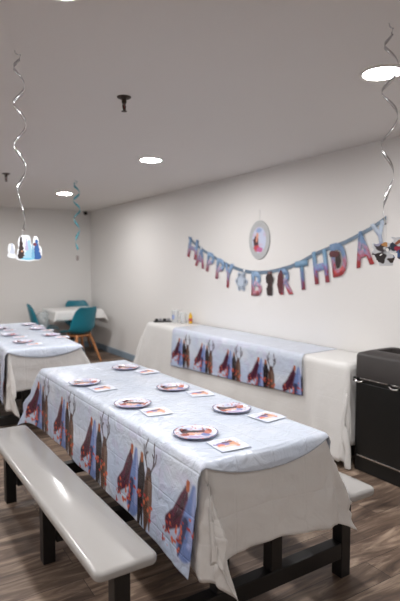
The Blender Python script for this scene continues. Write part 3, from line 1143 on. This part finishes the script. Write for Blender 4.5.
# oval plaque above the banner
def oval_col(uu, vv):
    x, y = uu * 2 - 1, vv * 2 - 1
    r = np.hypot(x, y)
    col = np.ones(uu.shape + (3,)) * np.array(srgb(178, 180, 182))
    col = blend(col, np.clip(vnoise(x * 22, y * 22, 81), 0, 1) * 0.5, srgb(206, 208, 210))
    inn = (0.70 - np.hypot(x, y)) * 20
    c2 = np.ones(uu.shape + (3,)) * np.array(srgb(196, 204, 226))
    c2 = blend(c2, np.clip(vnoise(x * 4, y * 4, 82), 0, 1) * 0.8, srgb(206, 172, 194))
    for cx_, cy_, a, b, c in ((-0.30, -0.10, 0.26, 0.32, srgb(74, 36, 40)), (-0.18, 0.22, 0.12, 0.14, srgb(214, 160, 136)),
                              (-0.25, -0.45, 0.34, 0.18, srgb(188, 72, 80)), (0.05, -0.50, 0.30, 0.14, srgb(190, 100, 150)),
                              (0.0, 0.50, 0.28, 0.12, srgb(150, 172, 210)), (-0.22, 0.02, 0.09, 0.16, srgb(210, 140, 116))):
        e = np.hypot((x - cx_) / a, (y - cy_) / b) + 0.2 * vnoise(x * 9, y * 9, 85)
        c2 = blend(c2, (1 - e) * 5 + 0.5, c)
    w = np.clip(inn, 0, 1)[..., None]
    return col * (1 - w) + c2 * w


def oval_pos(uu, vv):
    # seen from the room the horizontal axis runs towards -Y
    return np.stack([np.zeros_like(uu), -(uu - 0.5) * 0.325, (vv - 0.5) * 0.382], -1)


t = empty('oval_plaque', (WX - 0.006, 4.094, 1.698), 0, 'oval silver-edged printed plaque hanging on the wall above the banner', 'wall decoration')
grid_card('plaque_face', M_CARD, oval_pos, oval_col, 70, 80, inside=lambda a, b: np.hypot(a * 2 - 1, b * 2 - 1) < 1.0, thick=0.008, parent=t)
bm = bmesh.new()
tube(bm, [(0.002, 0, 0.185), (0.002, -0.004, 0.30)], 0.0022, 6)
add_mesh('hanging_cord', bm, M_THREAD, t)


# ------------------------------------------------------------------ hanging foil swirls
def swirl(loc, length, amp, pitch, width, mat, name, label, phase=0.0, thin=0.45, taper=True, hook=True, string=0.05):
    t = empty(name, loc, 0, label, 'hanging decoration', 'foil swirls hung from the ceiling')
    bm = bmesh.new()
    n = int(length / 0.006)
    prev = None
    for i in range(n + 1):
        s = i / n
        z = -0.03 - s * length
        a = phase + 2 * math.pi * (s * length) / (pitch * (0.85 + 0.3 * s))
        R = amp * (0.45 + 0.55 * math.sin(math.pi * min(s * 1.15 + 0.08, 1)) ** 0.6)
        c = Vector((R * math.cos(a), R * math.sin(a), z))
        tang = Vector((-R * math.sin(a) * 2 * math.pi / pitch, R * math.cos(a) * 2 * math.pi / pitch, -1)).normalized()
        rad = Vector((math.cos(a), math.sin(a), 0))
        wv = tang.cross(rad).normalized() * width * (0.5 + 0.5 * abs(math.sin(a * 0.5 + s * 5)))
        v0 = bm.verts.new(c + wv * 0.5)
        v1 = bm.verts.new(c - wv * 0.5)
        if prev:
            bm.faces.new((prev[0], v0, v1, prev[1]))
        prev = (v0, v1)
    o = add_mesh('foil_spiral', bm, mat, t, smooth=True)
    s_ = o.modifiers.new('thickness', 'SOLIDIFY')
    s_.thickness = 0.0004
    if hook:
        bm = bmesh.new()
        tube(bm, [(-0.014, 0, 0.0), (-0.012, 0, -0.010), (0.0, 0, -0.016), (0.010, 0, -0.012), (0.004, 0.002, -0.034), (amp * 0.3, 0, -0.04)], 0.0022, 6)
        add_mesh('ceiling_hook', bm, mat, t, smooth=True)
    bm = bmesh.new()
    zb = -0.03 - length
    tube(bm, [(amp * 0.35 * math.cos(a), amp * 0.35 * math.sin(a), zb + 0.004), (0, 0, zb - 0.02), (0, 0, zb - string)], 0.0008, 5)
    add_mesh('thread', bm, M_THREAD, t)
    return t, zb - string


def card_colour(kind):
    def f(uu, vv):
        x, y = uu, vv
        col = np.ones(uu.shape + (3,)) * np.array(srgb(226, 230, 236))
        if kind == 'left':
            # frosty fir and crystal shapes, wide at the foot and narrow on top
            blobs = []
            for cx_, base, wid, top, c in ((0.43, 0.16, 0.10, 0.90, srgb(56, 46, 46)), (0.64, 0.14, 0.15, 0.80, srgb(162, 204, 224)), (0.58, 0.45, 0.05, 0.86, srgb(186, 180, 214)),
                                           (0.85, 0.14, 0.13, 0.84, srgb(50, 94, 156)), (0.75, 0.16, 0.05, 0.70, srgb(120, 176, 210)), (0.19, 0.32, 0.07, 0.68, srgb(198, 206, 222))):
                for q in range(5):
                    f_ = q / 4
                    blobs.append((cx_, base + (top - base) * (0.08 + 0.8 * f_), wid * (1 - 0.72 * f_), (top - base) * 0.14, c))
            blobs += [(0.80, 0.66, 0.05, 0.06, srgb(120, 60, 76)), (0.45, 0.40, 0.03, 0.04, srgb(190, 140, 110)), (0.60, 0.12, 0.18, 0.04, srgb(126, 196, 222))]
        else:
            blobs = ((0.20, 0.62, 0.16, 0.26, srgb(70, 60, 66)), (0.32, 0.74, 0.08, 0.10, srgb(206, 150, 90)), (0.22, 0.30, 0.12, 0.16, srgb(48, 40, 42)),
                     (0.48, 0.60, 0.12, 0.20, srgb(40, 52, 74)), (0.60, 0.80, 0.08, 0.09, srgb(170, 96, 70)), (0.66, 0.55, 0.14, 0.12, srgb(176, 48, 78)),
                     (0.58, 0.38, 0.14, 0.12, srgb(72, 104, 160)), (0.46, 0.20, 0.14, 0.10, srgb(60, 46, 44)), (0.80, 0.40, 0.12, 0.25, srgb(70, 60, 72)),
                     (0.12, 0.80, 0.07, 0.12, srgb(176, 176, 206)), (0.86, 0.70, 0.08, 0.12, srgb(130, 80, 60)))
        for cx_, cy_, a, b, c in blobs:
            e = np.hypot((x - cx_) / a, (y - cy_) / b) + (0.15 if kind == 'left' else 0.75) * vnoise(x * (20 if kind == 'left' else 11), y * (16 if kind == 'left' else 8), 91)
            col = blend(col, (1 - e) * 5 + 0.5, c)
        return col
    return f


def cut_card(name, label, loc, w, h, kind, rz, outline):
    wild = 0.1 if kind == 'left' else 0.55

    def inside(a, b):
        m = np.zeros(a.shape, bool)
        for cx_, cy_, ra, rb_ in outline:
            m |= np.hypot((a - cx_) / ra, (b - cy_) / rb_) + wild * vnoise(a * 9 + 3, b * 7, 97) < 1
        return m
    o = grid_card(name, M_CARD, lambda u_, v_: np.stack([(u_ - 0.5) * w, 0 * u_, (v_ - 1.0) * h], -1), card_colour(kind), 90, 70, inside=inside, thick=0.0016,
                  loc=loc, rot=(0, 0, rz))
    return tag(o, label, 'hanging decoration', 'cut-out cards hung under the swirls')


VIEW = math.radians(-32.0)
t, zb = swirl((0.569, 2.414, HC), 0.747, 0.026, 0.165, 0.014, M_SILVER, 'foil_swirl', 'silver foil swirl hanging at the left, below it a small cut-out card', phase=1.2, string=0.022)
cut_card('cutout_card', 'white-edged cut-out card with dark, pale blue and deep blue shapes, at the left', (0.574, 2.412, HC + zb - 0.001), 0.158, 0.122, 'left', VIEW + 0.42,
         ((0.43, 0.66, 0.09, 0.30), (0.43, 0.30, 0.13, 0.26), (0.17, 0.44, 0.10, 0.26), (0.18, 0.24, 0.13, 0.10), (0.60, 0.55, 0.12, 0.42),
          (0.66, 0.34, 0.20, 0.32), (0.86, 0.34, 0.15, 0.30), (0.83, 0.72, 0.08, 0.24), (0.60, 0.14, 0.30, 0.11), (0.50, 0.96, 0.06, 0.08)))
t, zb = swirl((1.740, 1.377, HC), 0.745, 0.031, 0.185, 0.013, M_SILVER, 'foil_swirl', 'silver foil swirl hanging at the right in front of the bright ceiling light', phase=0.4, string=0.058)
cut_card('cutout_card', 'dark multicoloured cut-out card hanging at the right edge beside the banner end', (1.765, 1.362, HC + zb + 0.010), 0.165, 0.115, 'right', VIEW - 0.15,
         ((0.20, 0.60, 0.20, 0.34), (0.34, 0.30, 0.22, 0.24), (0.52, 0.62, 0.22, 0.28), (0.74, 0.52, 0.24, 0.26), (0.60, 0.82, 0.12, 0.15), (0.86, 0.66, 0.13, 0.22), (0.48, 0.97, 0.05, 0.07)))
t, zb = swirl((1.925, 5.650, HC), 0.735, 0.036, 0.185, 0.026, M_TEALFOIL, 'foil_swirl', 'teal foil swirl hanging near the far corner of the room', phase=2.0, string=0.065)
bm = box_bm(-0.017, 0.017, -0.001, 0.001, -0.055, 0.0)
tag(add_mesh('cutout_card', bm, simple('card_edge_grey', srgb(150, 140, 138), 0.5, var=0.3, nscale=60), loc=(1.925, 5.650, HC + zb), rot=(0, 0, VIEW + 0.9)),
    'tiny grey cut-out card turned sideways under the teal swirl', 'hanging decoration', 'cut-out cards hung under the swirls')


# ------------------------------------------------------------------ sprinklers, camera, ceiling speck
def sprinkler(x, y, label):
    t = empty('sprinkler_head', (x, y, HC), 0.6, label, 'sprinkler', 'pendent sprinklers in the ceiling')
    bm = bmesh.new()
    lathe(bm, [(0.040, 0.0), (0.039, -0.004), (0.024, -0.012), (0.014, -0.015)], 28, cap0=True, cap1=True)
    add_mesh('escutcheon', bm, M_BRONZE, t, smooth=True, angle=40)
    bm = bmesh.new()
    lathe(bm, [(0.013, -0.014), (0.014, -0.032), (0.010, -0.036)], 12, cap0=True, cap1=True)
    add_mesh('body', bm, M_BRONZE, t, smooth=True, angle=40)
    bm = bmesh.new()
    for s in (-1, 1):
        tube(bm, [(s * 0.011, 0, -0.034), (s * 0.014, 0, -0.048), (s * 0.010, 0, -0.066), (0, 0, -0.074)], [0.004, 0.0036, 0.0036, 0.004], 8)
    add_mesh('frame_arms', bm, M_BRONZE, t, smooth=True)
    bm = bmesh.new()
    tube(bm, [(0, 0, -0.036), (0, 0, -0.066)], 0.0035, 8)
    add_mesh('glass_bulb', bm, simple('bulb_red', srgb(120, 40, 34), 0.2), t, smooth=True)
    bm = bmesh.new()
    lathe(bm, [(0.004, -0.074), (0.015, -0.077), (0.016, -0.080), (0.004, -0.081)], 16, cap0=True, cap1=True)
    add_mesh('deflector', bm, M_BRONZE, t, smooth=True, angle=40)


sprinkler(1.216, 2.743, 'dark pendent sprinkler in the middle of the ceiling above the nearest table')
sprinkler(1.180, 5.633, 'small dark pendent sprinkler far back at the left edge')
t = empty('security_camera', (3.140, 8.760, HC), 0, 'small black dome camera in the far ceiling corner', 'camera')
bm = bmesh.new()
lathe(bm, [(0.040, 0.0), (0.040, -0.012), (0.030, -0.014)], 20, cap0=True, cap1=True)
add_mesh('mount', bm, M_WHITEMETAL, t, smooth=True, angle=40)
bm = bmesh.new()
bmesh.ops.create_uvsphere(bm, u_segments=18, v_segments=10, radius=0.034)
add_mesh('dome', bm, M_CAMDOME, t, loc=(0, 0, -0.040), smooth=True)


# ------------------------------------------------------------------ corner table and shell chairs
CT = (2.690, 8.200)
t = empty('small_table', (CT[0], CT[1], 0), 0, 'small square table in the far corner under a white cloth', 'table')
add_mesh('tabletop', box_bm(-0.36, 0.36, -0.36, 0.36, 0.715, 0.742, bevel=0.005), M_TOP, t)
bm = bmesh.new()
tube(bm, [(0, 0, 0.02), (0, 0, 0.715)], 0.035, 16)
add_mesh('pedestal', bm, M_BLACK, t, smooth=True, angle=40)
bm = bmesh.new()
lathe(bm, [(0.20, 0.0), (0.20, 0.012), (0.05, 0.03)], 32, cap0=True, cap1=True)
add_mesh('foot', bm, M_BLACK, t, smooth=True, angle=40)
tag(drape('tablecloth', M_SIDECLOTH, -0.365, 0.365, -0.365, 0.365, 0.745, (0.17, 0.24, 0.15, 0.10), (0.12, 0.28, 0.12, 0.1), 0.015, 0.35, 0.02,
          loc=(CT[0], CT[1], 0), seed=61, coarse=0.05),
    'short white cloth on the small corner table between the teal chairs', 'tablecloth')


def shell_chair(label, loc, rz):
    """faces +Y in its own frame"""
    t = empty('shell_chair', (loc[0], loc[1], 0), rz, label, 'chair', 'teal shell chairs around the corner table')
    nu, nv = 25, 33
    # profile along the middle: front lip of the seat, seat, bend, back
    prof = [(0.215, 0.425), (0.19, 0.445), (0.12, 0.440), (0.03, 0.428), (-0.07, 0.425), (-0.15, 0.445), (-0.195, 0.50), (-0.215, 0.58), (-0.232, 0.67), (-0.250, 0.76), (-0.262, 0.815), (-0.268, 0.830)]
    widths = [0.175, 0.215, 0.235, 0.240, 0.240, 0.240, 0.238, 0.232, 0.222, 0.205, 0.175, 0.140]
    sides = [0.0, 0.01, 0.03, 0.05, 0.065, 0.085, 0.10, 0.10, 0.085, 0.06, 0.03, 0.012]
    tt = np.linspace(0, 1, nv)
    kk = np.linspace(0, 1, len(prof))
    py = np.interp(tt, kk, [p[0] for p in prof])
    pz = np.interp(tt, kk, [p[1] for p in prof])
    for _ in range(3):
        py[1:-1] = (py[:-2] + 2 * py[1:-1] + py[2:]) / 4
        pz[1:-1] = (pz[:-2] + 2 * pz[1:-1] + pz[2:]) / 4
    wd = np.interp(tt, kk, widths)
    sd = np.interp(tt, kk, sides)
    bm = bmesh.new()
    g = []
    for j in range(nv):
        dy = py[min(j + 1, nv - 1)] - py[max(j - 1, 0)]
        dz = pz[min(j + 1, nv - 1)] - pz[max(j - 1, 0)]
        L = math.hypot(dy, dz)
        ny, nz = dz / L, -dy / L      # towards the sitter
        row = []
        for i in range(nu):
            s = i / (nu - 1) * 2 - 1
            lift = sd[j] * abs(s) ** 2.2
            row.append(bm.verts.new((wd[j] * s * (1 - 0.06 * abs(s) ** 3), py[j] + ny * lift, pz[j] + nz * lift)))
        g.append(row)
    for j in range(nv - 1):
        for i in range(nu - 1):
            bm.faces.new((g[j][i], g[j][i + 1], g[j + 1][i + 1], g[j + 1][i]))
    sh = add_mesh('shell', bm, M_TEAL, t, smooth=True)
    s = sh.modifiers.new('thickness', 'SOLIDIFY')
    s.thickness = 0.010
    s.offset = 0
    for sx_, sy_ in ((-1, 1), (1, 1), (-1, -1), (1, -1)):
        bm = bmesh.new()
        tube(bm, [(sx_ * 0.235, sy_ * 0.215 - 0.02, 0.0), (sx_ * 0.18, sy_ * 0.16 - 0.02, 0.20), (sx_ * 0.115, sy_ * 0.10 - 0.02, 0.415)], [0.013, 0.019, 0.022], 10)
        add_mesh('leg', bm, M_WOOD, t, smooth=True, angle=50)
    bm = bmesh.new()
    box(bm, -0.125, 0.125, -0.130, 0.090, 0.385, 0.412, bevel=0.006)
    add_mesh('under_frame', bm, M_WOOD, t)
    return t


shell_chair('teal shell chair with its back to the camera, in front of the corner table', (2.570, 7.560), math.radians(18))
shell_chair('teal shell chair seen from the side at the left of the corner table', (2.270, 8.280), math.radians(-104))
shell_chair('teal shell chair behind the corner table, only its backrest top showing', (2.930, 8.560), math.radians(172))

# crumpled clear bag on the left side of the corner table
bm = bmesh.new()
bmesh.ops.create_icosphere(bm, subdivisions=4, radius=1.0)
r_ = np.random.RandomState(5)
for v in bm.verts:
    n_ = float(vnoise(v.co.x * 3 + 5, v.co.y * 3 + v.co.z * 2.3, 14)) * 0.22
    v.co *= (1 + n_)
    v.co.x *= 0.11
    v.co.y *= 0.06
    v.co.z = max(v.co.z * 0.14, -0.11)
tag(add_mesh('plastic_bag', bm, M_BAG, loc=(2.215, 8.200, 0.570), rot=(0, 0, VIEW), smooth=True),
    'crumpled clear plastic bag on the seat of the left teal chair', 'bag')
